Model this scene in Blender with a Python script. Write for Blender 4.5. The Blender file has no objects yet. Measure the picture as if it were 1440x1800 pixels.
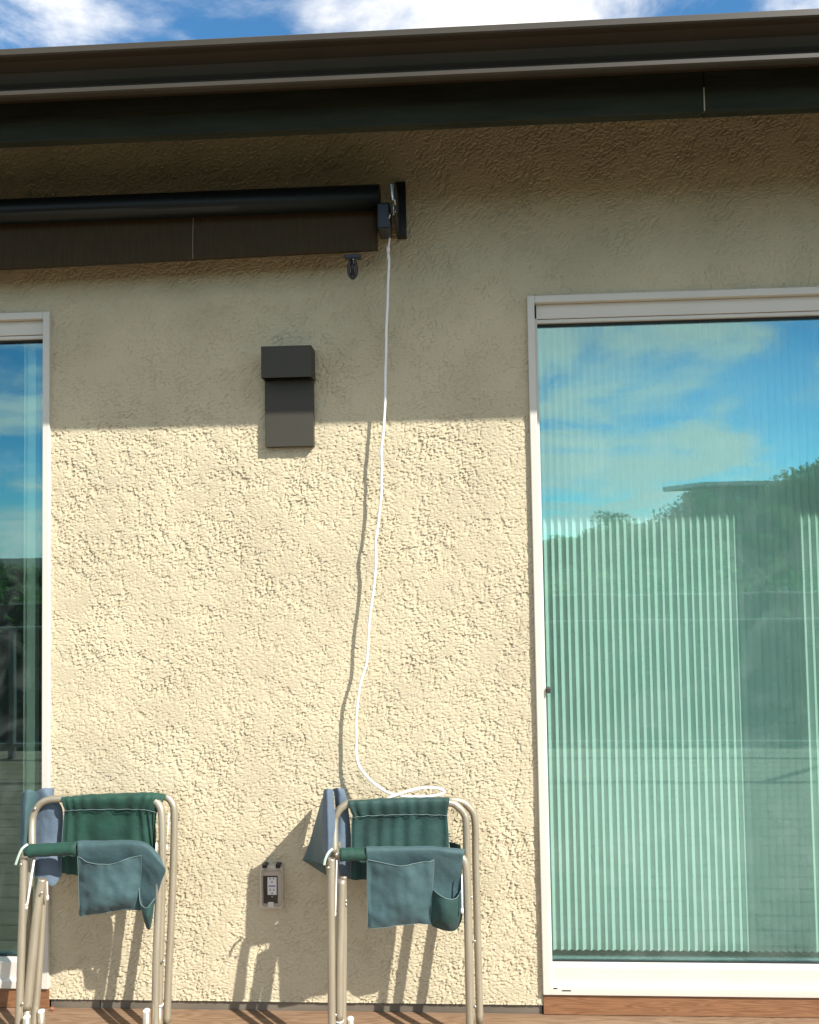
import bpy, bmesh, math, random
import numpy as np
from mathutils import Vector, Matrix, noise as mnoise
R = math.radians
random.seed(7)
sc = bpy.context.scene
col = sc.collection

# ------------------------------------------------------------------ camera
CAM = np.array([0.0, -2.95, 1.65]); F_PX = 1440.0
PITCH, YAW, ROLL = R(2.442), R(2.986), R(-0.965)
_cy, _sy, _cp, _sp = math.cos(YAW), math.sin(YAW), math.cos(PITCH), math.sin(PITCH)
FW = np.array([-_sy*_cp, _cy*_cp, _sp]); RT = np.array([_cy, _sy, 0.0]); UP = np.cross(RT, FW)
_cr, _sr = math.cos(ROLL), math.sin(ROLL)
RT, UP = _cr*RT + _sr*UP, -_sr*RT + _cr*UP
cam = bpy.data.cameras.new('camera'); camo = bpy.data.objects.new('camera', cam); col.objects.link(camo)
cam.sensor_fit = 'HORIZONTAL'; cam.sensor_width = 36.0; cam.lens = 36.0
cam.clip_start = 0.05; cam.clip_end = 2000
camo.matrix_world = Matrix(((RT[0], UP[0], -FW[0], CAM[0]), (RT[1], UP[1], -FW[1], CAM[1]),
                            (RT[2], UP[2], -FW[2], CAM[2]), (0, 0, 0, 1)))
sc.camera = camo

TURN = None                            # depth added along x while building a thing that stands turned to the wall
def P(px, py, Y):
    """real point at depth plane y = Y for a measured photo pixel (1440x1800)"""
    Y = Y + (TURN(px) if TURN else 0.0)
    d = FW + RT*((px-720)/F_PX) - UP*((py-900)/F_PX)
    t = (Y-CAM[1])/d[1]
    return Vector(CAM + d*t)

# ------------------------------------------------------------------ light and sky
SUN = Vector((1.30, -1.0, 1.455)).normalized()
EL = math.asin(SUN.z); AZ = math.atan2(SUN.x, SUN.y)
w = bpy.data.worlds.new('World'); sc.world = w; w.use_nodes = True
nt = w.node_tree; nt.nodes.clear()
def N(t, typ, **kw):
    n = t.nodes.new(typ)
    for k, v in kw.items():
        if k.startswith('i_'): n.inputs[int(k[2:])].default_value = v
        else: setattr(n, k, v)
    return n
wo = N(nt, 'ShaderNodeOutputWorld'); bg = N(nt, 'ShaderNodeBackground'); bg.inputs[1].default_value = 0.095
sky = N(nt, 'ShaderNodeTexSky', sky_type='NISHITA', sun_disc=False, sun_elevation=EL, sun_rotation=AZ,
        air_density=0.8, dust_density=0.1, ozone_density=1.5)
tc = N(nt, 'ShaderNodeTexCoord')
sep = N(nt, 'ShaderNodeSeparateXYZ'); nt.links.new(tc.outputs['Generated'], sep.inputs[0])
ad = N(nt, 'ShaderNodeMath', operation='MAXIMUM', i_1=0.0); nt.links.new(sep.outputs[2], ad.inputs[0])
ad2 = N(nt, 'ShaderNodeMath', operation='ADD', i_1=0.22); nt.links.new(ad.outputs[0], ad2.inputs[0])
dx = N(nt, 'ShaderNodeMath', operation='DIVIDE'); nt.links.new(sep.outputs[0], dx.inputs[0]); nt.links.new(ad2.outputs[0], dx.inputs[1])
dy = N(nt, 'ShaderNodeMath', operation='DIVIDE'); nt.links.new(sep.outputs[1], dy.inputs[0]); nt.links.new(ad2.outputs[0], dy.inputs[1])
cmb = N(nt, 'ShaderNodeCombineXYZ'); nt.links.new(dx.outputs[0], cmb.inputs[0]); nt.links.new(dy.outputs[0], cmb.inputs[1])
cn = N(nt, 'ShaderNodeTexNoise'); cn.inputs['Scale'].default_value = 1.55; cn.inputs['Detail'].default_value = 9
cn.inputs['Roughness'].default_value = 0.60; cn.inputs['Distortion'].default_value = 0.35
mp = N(nt, 'ShaderNodeMapping'); mp.inputs['Location'].default_value = (5.3, 2.2, 0.4)
nt.links.new(cmb.outputs[0], mp.inputs[0]); nt.links.new(mp.outputs[0], cn.inputs['Vector'])
cr = N(nt, 'ShaderNodeValToRGB'); cr.color_ramp.elements[0].position = 0.42; cr.color_ramp.elements[1].position = 0.60
cr.color_ramp.interpolation = 'EASE'
nt.links.new(cn.outputs['Fac'], cr.inputs[0])
mx = N(nt, 'ShaderNodeMix', data_type='RGBA'); nt.links.new(cr.outputs[0], mx.inputs[0])
grade = N(nt, 'ShaderNodeMix', data_type='RGBA', blend_type='MULTIPLY'); grade.inputs[0].default_value = 1.0; grade.inputs[7].default_value = (0.56, 1.06, 1.22, 1)
nt.links.new(sky.outputs[0], grade.inputs[6]); nt.links.new(grade.outputs[2], mx.inputs[6]); mx.inputs[7].default_value = (8.4, 8.1, 7.7, 1)
nt.links.new(mx.outputs[2], bg.inputs[0]); nt.links.new(bg.outputs[0], wo.inputs[0])

sl = bpy.data.lights.new('sun', 'SUN'); sl.energy = 4.2; sl.angle = R(0.53); sl.color = (1.0, 0.965, 0.915)
so = bpy.data.objects.new('sun', sl); col.objects.link(so)
so.rotation_euler = SUN.to_track_quat('Z', 'Y').to_euler()
sc.view_settings.view_transform = 'Standard'; sc.view_settings.look = 'None'
sc.view_settings.gamma = 1.0; sc.view_settings.exposure = 0.95; sc.view_settings.use_curve_mapping = False
sc.cycles.max_bounces = 10; sc.cycles.transparent_max_bounces = 16

# ------------------------------------------------------------------ materials
def pmat(name, c, rough=0.6, metal=0.0, var=0.0, vscale=8.0, bump=0.0, bscale=60.0, stretch=(1, 1, 1), c2=None, sheen=0.0, spec=0.5, coat=0.0):
    m = bpy.data.materials.new(name); m.use_nodes = True; t = m.node_tree
    b = t.nodes['Principled BSDF']
    b.inputs['Base Color'].default_value = (*c, 1); b.inputs['Roughness'].default_value = rough
    b.inputs['Metallic'].default_value = metal; b.inputs['Specular IOR Level'].default_value = spec
    b.inputs['Sheen Weight'].default_value = sheen; b.inputs['Coat Weight'].default_value = coat
    if sheen: b.inputs['Sheen Roughness'].default_value = 0.4; b.inputs['Sheen Tint'].default_value = (0.75, 0.85, 1, 1)
    co = N(t, 'ShaderNodeTexCoord'); mpn = N(t, 'ShaderNodeMapping'); mpn.inputs['Scale'].default_value = stretch
    t.links.new(co.outputs['Object'], mpn.inputs[0])
    if var or c2:
        n = N(t, 'ShaderNodeTexNoise'); n.inputs['Scale'].default_value = vscale; n.inputs['Detail'].default_value = 6
        t.links.new(mpn.outputs[0], n.inputs['Vector'])
        r = N(t, 'ShaderNodeValToRGB'); r.color_ramp.elements[0].position = 0.32; r.color_ramp.elements[1].position = 0.68
        a = tuple(x*(1-var) for x in c); d = c2 if c2 else tuple(min(1, x*(1+var)) for x in c)
        r.color_ramp.elements[0].color = (*a, 1); r.color_ramp.elements[1].color = (*d, 1)
        t.links.new(n.outputs['Fac'], r.inputs[0]); t.links.new(r.outputs[0], b.inputs['Base Color'])
    if bump:
        n2 = N(t, 'ShaderNodeTexNoise'); n2.inputs['Scale'].default_value = bscale; n2.inputs['Detail'].default_value = 4
        t.links.new(mpn.outputs[0], n2.inputs['Vector'])
        bm_ = N(t, 'ShaderNodeBump'); bm_.inputs['Strength'].default_value = bump; bm_.inputs['Distance'].default_value = 0.004
        t.links.new(n2.outputs['Fac'], bm_.inputs['Height']); t.links.new(bm_.outputs[0], b.inputs['Normal'])
    return m

M = {}
M['stucco'] = pmat('stucco', (0.520, 0.450, 0.304), 0.92, var=0.08, vscale=3.5, bump=0.25, bscale=260, spec=0.15)
M['bronze'] = pmat('bronze_paint', (0.050, 0.042, 0.030), 0.5, spec=0.3, var=0.12, vscale=3, bump=0.05, bscale=30)
M['fascia'] = pmat('fascia_paint', (0.028, 0.031, 0.021), 0.85, spec=0.15, var=0.25, vscale=20, stretch=(0.15, 1, 1), bump=0.5, bscale=90)
M['soffit'] = pmat('soffit_board', (0.030, 0.018, 0.014), 0.85, var=0.2, vscale=10)
M['shingle'] = pmat('shingles', (0.06, 0.05, 0.045), 0.95, var=0.4, vscale=18, bump=0.6, bscale=40)
M['vinyl'] = pmat('cream_frame', (0.60, 0.565, 0.485), 0.42, var=0.03, vscale=4)
M['gasket'] = pmat('black_gasket', (0.012, 0.012, 0.014), 0.6)
M['black'] = pmat('black_plastic', (0.010, 0.010, 0.012), 0.35)
M['lamp'] = pmat('lamp_bronze', (0.050, 0.045, 0.033), 0.55, spec=0.3, bump=0.04, bscale=300)
M['white'] = pmat('white_cord', (0.86, 0.85, 0.83), 0.4)
M['flash'] = pmat('grey_flashing', (0.145, 0.12, 0.088), 0.6, var=0.25, vscale=9, stretch=(0.4, 1, 1))
M['steel'] = pmat('zinc_steel', (0.55, 0.53, 0.48), 0.32, metal=0.9)
M['tube'] = pmat('champagne_tube', (0.40, 0.35, 0.255), 0.36, metal=0.55, var=0.07, vscale=14, stretch=(3, 3, .5))
M['cap'] = pmat('white_plug', (0.75, 0.73, 0.69), 0.45)
M['green'] = pmat('deep_green_cloth', (0.008, 0.048, 0.030), 0.75, var=0.22, vscale=16, bump=0.45, bscale=55, sheen=0.12)
M['green2'] = pmat('worn_green_cloth', (0.014, 0.050, 0.041), 0.75, var=0.25, vscale=12, bump=0.45, bscale=55, sheen=0.15)
M['teal'] = pmat('grey_green_cloth', (0.038, 0.080, 0.084), 0.75, var=0.10, vscale=11, bump=0.45, bscale=55, sheen=0.2)
M['blue'] = pmat('faded_blue_cloth', (0.090, 0.126, 0.165), 0.75, var=0.08, vscale=13, bump=0.45, bscale=55, sheen=0.2)
M['piping'] = pmat('pale_piping', (0.12, 0.175, 0.165), 0.7)
M['thread'] = pmat('pale_thread', (0.42, 0.37, 0.29), 0.8)
M['strap'] = pmat('mint_strap', (0.45, 0.56, 0.45), 0.6)
M['shade'] = pmat('sunshade_mesh', (0.052, 0.039, 0.023), 0.95, spec=0.1, var=0.12, vscale=160, stretch=(1, 1, 0.06), bump=0.3, bscale=500)
M['tube_dark'] = pmat('dark_roller', (0.007, 0.009, 0.008), 0.40, spec=0.3)
M['blind'] = pmat('white_pleats', (0.72, 0.73, 0.72), 0.85)
M['room'] = pmat('dim_room', (0.025, 0.03, 0.025), 0.9)
M['socket'] = pmat('white_socket', (0.80, 0.81, 0.82), 0.35)
M['ink'] = pmat('blue_print', (0.03, 0.05, 0.30), 0.6)
M['bark'] = pmat('bark', (0.07, 0.05, 0.035), 0.9, var=0.3, vscale=6)
M['leaf'] = pmat('foliage', (0.050, 0.088, 0.036), 0.7, var=0.45, vscale=1.4)
M['leaf2'] = pmat('dry_foliage', (0.080, 0.10, 0.045), 0.7, var=0.45, vscale=1.4)
M['grass'] = pmat('hill_grass', (0.045, 0.055, 0.025), 0.95, var=0.5, vscale=0.6)
M['rail'] = pmat('railing_paint', (0.12, 0.115, 0.10), 0.45)
M['house_far'] = pmat('far_house', (0.30, 0.26, 0.2), 0.8, var=0.1)
M['leafdry'] = pmat('dry_leaf', (0.30, 0.13, 0.07), 0.8, var=0.3, vscale=90)

for k_ in ('leaf', 'leaf2'):               # thin leaves let the sun through
    t = M[k_].node_tree; b = t.nodes['Principled BSDF']; o = t.nodes['Material Output']
    tl = N(t, 'ShaderNodeBsdfTranslucent'); tl.inputs[0].default_value = (0.075, 0.15, 0.035, 1)
    ms = N(t, 'ShaderNodeMixShader'); ms.inputs[0].default_value = 0.5
    t.links.new(b.outputs[0], ms.inputs[1]); t.links.new(tl.outputs[0], ms.inputs[2]); t.links.new(ms.outputs[0], o.inputs[0])

def wood(name, c1, c2, scale=1.0, rough=0.6):
    m = bpy.data.materials.new(name); m.use_nodes = True; t = m.node_tree; b = t.nodes['Principled BSDF']
    b.inputs['Roughness'].default_value = rough
    co = N(t, 'ShaderNodeTexCoord'); mpn = N(t, 'ShaderNodeMapping'); mpn.inputs['Scale'].default_value = (2.2*scale, 26*scale, 26*scale)
    t.links.new(co.outputs['Object'], mpn.inputs[0])
    n0 = N(t, 'ShaderNodeTexNoise'); n0.inputs['Scale'].default_value = 0.9; n0.inputs['Detail'].default_value = 2
    t.links.new(mpn.outputs[0], n0.inputs['Vector'])
    mul = N(t, 'ShaderNodeMath', operation='MULTIPLY', i_1=16.0); t.links.new(n0.outputs['Fac'], mul.inputs[0])
    fr = N(t, 'ShaderNodeMath', operation='PINGPONG', i_1=0.5); t.links.new(mul.outputs[0], fr.inputs[0])
    n1 = N(t, 'ShaderNodeTexNoise'); n1.inputs['Scale'].default_value = 5; n1.inputs['Detail'].default_value = 5
    t.links.new(mpn.outputs[0], n1.inputs['Vector'])
    mixf = N(t, 'ShaderNodeMath', operation='ADD'); t.links.new(fr.outputs[0], mixf.inputs[0])
    m2 = N(t, 'ShaderNodeMath', operation='MULTIPLY', i_1=0.7); t.links.new(n1.outputs['Fac'], m2.inputs[0]); t.links.new(m2.outputs[0], mixf.inputs[1])
    r = N(t, 'ShaderNodeValToRGB'); r.color_ramp.elements[0].position = 0.25; r.color_ramp.elements[1].position = 0.8
    r.color_ramp.elements[0].color = (*c1, 1); r.color_ramp.elements[1].color = (*c2, 1)
    t.links.new(mixf.outputs[0], r.inputs[0]); t.links.new(r.outputs[0], b.inputs['Base Color'])
    bm_ = N(t, 'ShaderNodeBump'); bm_.inputs['Strength'].default_value = 0.35; bm_.inputs['Distance'].default_value = 0.002
    t.links.new(mixf.outputs[0], bm_.inputs['Height']); t.links.new(bm_.outputs[0], b.inputs['Normal'])
    return m
M['kick'] = wood('brown_composite', (0.165, 0.070, 0.029), (0.25, 0.118, 0.051))
M['deck'] = wood('tan_deck_board', (0.15, 0.085, 0.046), (0.24, 0.152, 0.088), 0.8, 0.7)

def glassmat(name, refl, trans, rtint):
    m = bpy.data.materials.new(name); m.use_nodes = True; t = m.node_tree; t.nodes.clear()
    o = N(t, 'ShaderNodeOutputMaterial'); tr = N(t, 'ShaderNodeBsdfTransparent'); gl = N(t, 'ShaderNodeBsdfGlossy')
    tr.inputs[0].default_value = (*trans, 1); gl.inputs['Color'].default_value = (*rtint, 1); gl.inputs['Roughness'].default_value = 0.0
    mxs = N(t, 'ShaderNodeMixShader')
    fres = N(t, 'ShaderNodeLayerWeight'); fres.inputs['Blend'].default_value = 0.5
    pw = N(t, 'ShaderNodeMath', operation='POWER', i_1=5.0); t.links.new(fres.outputs['Facing'], pw.inputs[0])
    a = N(t, 'ShaderNodeMath', operation='ADD', i_1=refl, use_clamp=True); t.links.new(pw.outputs[0], a.inputs[0])
    # slight large-scale waviness of float glass
    co = N(t, 'ShaderNodeTexCoord'); n = N(t, 'ShaderNodeTexNoise'); n.inputs['Scale'].default_value = 2.2; n.inputs['Detail'].default_value = 1
    t.links.new(co.outputs['Object'], n.inputs['Vector'])
    bm_ = N(t, 'ShaderNodeBump'); bm_.inputs['Strength'].default_value = 0.10; bm_.inputs['Distance'].default_value = 0.006
    t.links.new(n.outputs['Fac'], bm_.inputs['Height']); t.links.new(bm_.outputs[0], gl.inputs['Normal'])
    t.links.new(a.outputs[0], mxs.inputs[0]); t.links.new(tr.outputs[0], mxs.inputs[1]); t.links.new(gl.outputs[0], mxs.inputs[2])
    df = N(t, 'ShaderNodeBsdfDiffuse'); df.inputs[0].default_value = (0.75, 0.8, 0.76, 1)
    dn = N(t, 'ShaderNodeTexNoise'); dn.inputs['Scale'].default_value = 5.5; dn.inputs['Detail'].default_value = 7; dn.inputs['Distortion'].default_value = 1.2
    t.links.new(co.outputs['Object'], dn.inputs['Vector'])
    mr = N(t, 'ShaderNodeMapRange'); mr.inputs[1].default_value = 0.45; mr.inputs[2].default_value = 0.8; mr.inputs[3].default_value = 0.002; mr.inputs[4].default_value = 0.04
    t.links.new(dn.outputs['Fac'], mr.inputs[0]); ms2 = N(t, 'ShaderNodeMixShader')
    t.links.new(mr.outputs[0], ms2.inputs[0]); t.links.new(mxs.outputs[0], ms2.inputs[1]); t.links.new(df.outputs[0], ms2.inputs[2])
    t.links.new(ms2.outputs[0], o.inputs[0]); return m
M['glass'] = glassmat('tinted_glass', 0.175, (0.84, 0.96, 0.905), (0.55, 0.92, 1.0))
M['clear'] = glassmat('smoky_clear_plastic', 0.04, (0.90, 0.88, 0.85), (0.9, 0.9, 0.9))

# ------------------------------------------------------------------ builders
BASE = {}
def link(o): col.objects.link(o); return o
def setp(o, label=None, cat=None, group=None, kind=None):
    for k, v in (('label', label), ('category', cat), ('group', group), ('kind', kind)):
        if v: o[k] = v
    return o
def thing(name, loc, label, cat, group=None):
    o = link(bpy.data.objects.new(name, None)); o.location = loc; o.empty_display_size = 0.1
    BASE[o.name] = Vector(loc); return setp(o, label, cat, group)

class G:
    """collects world-space geometry, builds ONE mesh object"""
    def __init__(s): s.v = []; s.f = []; s.smooth = []; s.mi = []
    def add(s, vs, fs, smooth=False, mi=0):
        k = len(s.v); s.v += [tuple(v) for v in vs]
        for f in fs: s.f.append([i+k for i in f]); s.smooth.append(smooth); s.mi.append(mi)
        return s
    def box(s, x0, x1, y0, y1, z0, z1, mi=0):
        vs = [(x, y, z) for x in (x0, x1) for y in (y0, y1) for z in (z0, z1)]
        return s.add(vs, [(0,1,3,2),(4,6,7,5),(0,4,5,1),(2,3,7,6),(0,2,6,4),(1,5,7,3)], mi=mi)
    def tube(s, pts, r, seg=14, smoothn=6, cap=True, flat=1.0):
        pts = [Vector(p) for p in pts]
        if smoothn > 1 and len(pts) > 2: pts = spline(pts, smoothn)
        n = len(pts); rr = r if isinstance(r, (list, tuple)) else [r]*n
        up = Vector((0.31, -0.92, 0.22)); vs = []; fs = []
        for i, p in enumerate(pts):
            t = (pts[min(i+1, n-1)]-pts[max(i-1, 0)]).normalized()
            a = up - t*up.dot(t)
            if a.length < 1e-4: a = Vector((1, 0, 0))-t*t.x
            a.normalize(); b = t.cross(a); up = a
            for k in range(seg):
                q = 2*math.pi*k/seg; vs.append(p+(a*math.cos(q)*flat+b*math.sin(q))*rr[i])
        for i in range(n-1):
            for k in range(seg): fs.append((i*seg+k, i*seg+(k+1) % seg, (i+1)*seg+(k+1) % seg, (i+1)*seg+k))
        s.add(vs, fs, True)
        if cap:
            s.add(vs[:seg], [tuple(range(seg))[::-1]]); s.add(vs[-seg:], [tuple(range(seg))])
        return s
    def ball(s, c, r, sx=1, sy=1, sz=1, nu=12, nv=8):
        vs = []; fs = []; c = Vector(c)
        for i in range(nv+1):
            th = math.pi*i/nv
            for k in range(nu):
                ph = 2*math.pi*k/nu
                vs.append(c+Vector((r*sx*math.sin(th)*math.cos(ph), r*sy*math.sin(th)*math.sin(ph), r*sz*math.cos(th))))
        for i in range(nv):
            for k in range(nu): fs.append((i*nu+k, (i+1)*nu+k, (i+1)*nu+(k+1) % nu, i*nu+(k+1) % nu))
        return s.add(vs, fs, True)
    def prism(s, prof, x0, x1, mi=0, smooth=False):
        """profile in (y, z) swept along x"""
        n = len(prof); vs = [(x0, y, z) for y, z in prof]+[(x1, y, z) for y, z in prof]
        s.add(vs, [(i, (i+1) % n, n+(i+1) % n, n+i) for i in range(n)], smooth, mi)
        return s.add(vs, [tuple(range(n))[::-1], tuple(range(n, 2*n))], mi=mi)
    def build(s, name, mats, parent=None, bevel=0.0, solid=0.0, **kw):
        me = bpy.data.meshes.new(name)
        base = Vector((0, 0, 0))
        if parent is not None:
            root = parent
            while root.parent: root = root.parent
            base = Vector(root.location)
        me.from_pydata([(x-base.x, y-base.y, z-base.z) for x, y, z in s.v], [], s.f)
        me.polygons.foreach_set('use_smooth', s.smooth); me.polygons.foreach_set('material_index', s.mi)
        bmx = bmesh.new(); bmx.from_mesh(me); bmesh.ops.remove_doubles(bmx, verts=bmx.verts, dist=1e-6)
        bmesh.ops.recalc_face_normals(bmx, faces=bmx.faces); bmx.to_mesh(me); bmx.free()
        for m in (mats if isinstance(mats, list) else [mats]): me.materials.append(m)
        o = link(bpy.data.objects.new(name, me))
        if parent is not None: o.parent = parent
        if solid:
            md = o.modifiers.new('thick', 'SOLIDIFY'); md.thickness = solid; md.offset = 0
        if bevel:
            md = o.modifiers.new('bevel', 'BEVEL'); md.width = bevel; md.segments = 2; md.limit_method = 'ANGLE'; md.angle_limit = R(40)
        return setp(o, **kw)

def spline(pts, n):
    out = []
    for i in range(len(pts)-1):
        p0, p1, p2, p3 = pts[max(i-1, 0)], pts[i], pts[i+1], pts[min(i+2, len(pts)-1)]
        for k in range(n):
            t = k/n
            out.append(0.5*((2*p1)+(p2-p0)*t+(2*p0-5*p1+4*p2-p3)*t*t+(3*p1-p0-3*p2+p3)*t**3))
    out.append(pts[-1]); return out

def rows_to_grid(rows, nu, nv, fold=None):
    g = [spline([P(*c) for c in r], nu) for r in rows]
    cols = list(zip(*g)); cols = [spline(list(c), nv) for c in cols]
    grid = list(zip(*cols))
    return [list(r) for r in grid]
def cloth(rows, nu=8, nv=8, wr=0.004, ws=14.0, seed=0, pleat=0.0, pfreq=0, g=None):
    """fabric sheet through rows of measured control points (px, py, depth)"""
    gr = rows_to_grid(rows, nu, nv); g = g or G(); H = len(gr); W = len(gr[0]); vs = []
    for i, r in enumerate(gr):
        for j, p in enumerate(r):
            q = p.copy(); e = min(1, min(j, W-1-j)/3)
            d = mnoise.fractal(Vector((p.x*ws+seed*9.1, p.y*ws*0.5, p.z*ws*0.75)), 0.9, 2.0, 3)*wr
            if pleat:
                u = j/(W-1)
                d += pleat*math.sin(u*pfreq*2*math.pi+1.7*math.sin(u*9+seed)+0.6*math.sin(i/H*3))*min(1, i/(H*0.2)+0.25)
            q.y += d*e; vs.append(q)
    fs = [(i*W+j, i*W+j+1, (i+1)*W+j+1, (i+1)*W+j) for i in range(H-1) for j in range(W-1)]
    g.add(vs, fs, True); g.grid = [[vs[i*W+j] for j in range(W)] for i in range(H)]
    return g

# ------------------------------------------------------------------ the house
house = thing('house', (0, 0, 0), 'beige textured stucco house wall with dark bronze eave and glass patio doors', 'house')
XL, XR = -1.481, 0.284                 # inner ends of left and right door openings
ZT, ZB, ZS = 2.5475, 0.085, 0.042      # head, foot of the frames; foot of the stucco
XR2, XL2 = 3.05, -4.2
WZ = 3.34

def build_wall():
    dx = 0.0021
    x0, x1, z0, z1 = -1.75, 1.62, ZS, 3.30
    nx = int((x1-x0)/dx); nz = int((z1-z0)/dx)
    xs = np.linspace(x0, x1, nx+1); zs = np.linspace(z0, z1, nz+1)
    rng = np.random.default_rng(3)
    kx = np.fft.fftfreq(nx+1, dx)[None, :]; kz = np.fft.fftfreq(nz+1, dx)[:, None]
    def ring(lx, lz, bw):
        k = np.sqrt((kx*lx)**2+(kz*lz)**2)
        f = np.fft.ifft2(np.fft.fft2(rng.standard_normal((nz+1, nx+1)))*np.exp(-((k-1)/bw)**2)).real
        return f/f.std()
    def low(l):
        f = np.fft.ifft2(np.fft.fft2(rng.standard_normal((nz+1, nx+1)))*np.exp(-((kx*l)**2+(kz*l)**2))).real
        return f/f.std()
    n = 0.8*ring(0.024, 0.0115, 0.5)+0.4*ring(0.014, 0.0085, 0.5)+0.3*ring(0.06, 0.024, 0.5)
    m = low(0.10)+0.6*low(0.035)
    sst = lambda x, a, b: (lambda t: t*t*(3-2*t))(np.clip((x-a)/(b-a), 0, 1))
    step = lambda a, t, wd: sst(a, t-wd, t+wd)
    def ramp(hh, length, slope):                       # trowelled: gentle on the upper right, broken edge on the lower left
        o = hh.copy()
        for k in range(1, length):
            sh = np.zeros_like(hh); a, b = k, int(round(k*0.55))
            sh[a:, b:] = hh[:hh.shape[0]-a, :hh.shape[1]-b]
            o = np.maximum(o, sh-slope*k)
        return o
    n2 = 0.8*ring(0.018, 0.0085, 0.5)+0.5*ring(0.034, 0.013, 0.5)
    m2 = low(0.045)
    h1 = ramp(step(n+0.26*m+0.30*m2, -0.10, 0.06), 8, 0.13)
    h2 = ramp(step(n2+0.20*m+0.35*m2, -0.14, 0.06), 7, 0.15)*0.9+0.1
    h = np.minimum(h1, h2)+0.2*ramp(step(ring(0.013, 0.008, 0.5), -0.1, 0.2), 5, 0.2)
    h = np.minimum((h-1.12)*0.0040*np.clip(1+0.12*low(0.12)+0.10*low(0.4), 0.7, 1.4)+low(0.25)*0.0003, 0.0022)
    h += 0.00006*rng.standard_normal(h.shape)
    X, Z = np.meshgrid(xs, zs); Y = -h
    Y[0, :] = 0.014; Y[1, :] = -0.002+0.5*Y[2, :]
    v = np.stack([X, Y, Z], -1).reshape(-1, 3)
    idx = np.arange((nz+1)*(nx+1)).reshape(nz+1, nx+1)
    q = np.stack([idx[:-1, :-1], idx[:-1, 1:], idx[1:, 1:], idx[1:, :-1]], -1).reshape(-1, 4)
    cx = (X[:-1, :-1]+X[1:, 1:]).ravel()/2; cz = (Z[:-1, :-1]+Z[1:, 1:]).ravel()/2
    keep = ~(((cx < XL-0.012) | (cx > XR+0.012)) & (cz < ZT-0.012))
    q = q[keep]
    used = np.unique(q); re = -np.ones(len(v), int); re[used] = np.arange(len(used)); v = v[used]; q = re[q]
    # plain continuation of the wall beyond the photographed stretch
    ext = []
    for (a, b, c, d) in ((XL2-2, x0, ZT-0.012, z1), (x1, XR2+2, ZT-0.012, z1), (XL2-2, XL2, ZS, ZT-0.012), (XR2, XR2+2, ZS, ZT-0.012)):
        k = len(v)+len(ext); ext += [(a, -0.002, c), (b, -0.002, c), (b, -0.002, d), (a, -0.002, d)]
    e = np.array(ext); k0 = len(v); v = np.vstack([v, e]); q = np.vstack([q, np.arange(k0, k0+16).reshape(4, 4)])
    me = bpy.data.meshes.new('stucco_wall')
    me.vertices.add(len(v)); me.vertices.foreach_set('co', v.astype(np.float32).ravel())
    me.loops.add(q.size); me.loops.foreach_set('vertex_index', q.astype(np.int32).ravel())
    me.polygons.add(len(q)); me.polygons.foreach_set('loop_start', np.arange(0, q.size, 4, dtype=np.int32))
    me.polygons.foreach_set('use_smooth', np.ones(len(q), bool))
    me.update(calc_edges=True); me.materials.append(M['stucco'])
    o = link(bpy.data.objects.new('stucco_wall', me)); o.parent = house
build_wall()
fl = G()
for a, b in ((XL+0.0, -1.30), (-1.298, XR-0.002)):
    fl.box(a, b, 0.0065 if a < -1.4 else 0.008, 0.02, -0.02, ZS+0.006)
fl.build('base_flashing', M['flash'], house, bevel=0.0015)

# interior dark room, reveals
g = G(); X0, X1 = XL2-1, XR2+1
vs = [(X0, 0.02, -0.02), (X1, 0.02, -0.02), (X1, 3.2, -0.02), (X0, 3.2, -0.02), (X0, 0.02, 2.9), (X1, 0.02, 2.9), (X1, 3.2, 2.9), (X0, 3.2, 2.9)]
g.add(vs, [(0, 1, 2, 3), (4, 7, 6, 5), (2, 3, 7, 6), (0, 3, 7, 4), (1, 2, 6, 5)])
g.build('room', M['room'], house)

# eave: gutter, fascia, soffit, roof
GX0, GX1 = -5.2, 5.0
zl = P(700, 138, -0.625).z             # gutter lip foot
zh = P(700, 53, -0.66).z               # gutter hem top
prof = [(-0.622, zl), (-0.628, zl+0.004), (-0.628, zl+0.016), (-0.618, zl+0.022), (-0.592, zl+0.030), (-0.580, zl+0.050),
        (-0.578, zh-0.072), (-0.590, zh-0.062), (-0.606, zh-0.040), (-0.640, zh-0.026), (-0.664, zh-0.024), (-0.668, zh-0.020), (-0.668, zh-0.003), (-0.664, zh),
        (-0.640, zh), (-0.640, zh-0.012), (-0.55, zh-0.03), (-0.55, zl+0.062), (-0.506, zl+0.062), (-0.506, zh-0.01), (-0.5025, zh-0.01), (-0.5025, zl+0.05), (-0.575, zl+0.050), (-0.588, zl+0.022), (-0.596, zl+0.004)]
G().prism(prof, GX0, GX1).build('gutter', M['bronze'], house)
zf0 = P(700, 220, -0.50).z
fg = G().box(GX0, P(1238, 180, -0.5).x, -0.50, -0.462, zf0, zh-0.02)
fg.box(P(1238, 180, -0.5).x+0.0018, GX1, -0.4995, -0.462, zf0, zh-0.02)
fa = fg.build('fascia_board', M['fascia'], house, bevel=0.003)
x = P(1238, 180, -0.5).x
G().box(x-0.0012, x+0.0022, -0.5012, -0.48, zf0+0.004, zf0+0.075).build('caulk_joint', M['thread'], fa)
sl_ = 0.30
G().prism([(-0.55, zh-0.012), (3.4, zh-0.012+3.95*sl_), (3.4, zh+0.13+3.95*sl_), (-0.60, zh+0.012)], GX0-0.05, GX1+0.05).build('roof', M['shingle'], house)
G().prism([(-0.461, zh-0.045), (0.30, zh-0.045+0.761*sl_), (0.30, zh-0.02+0.761*sl_), (-0.461, zh-0.02)], GX0, GX1).build('soffit', M['soffit'], house)

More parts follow.
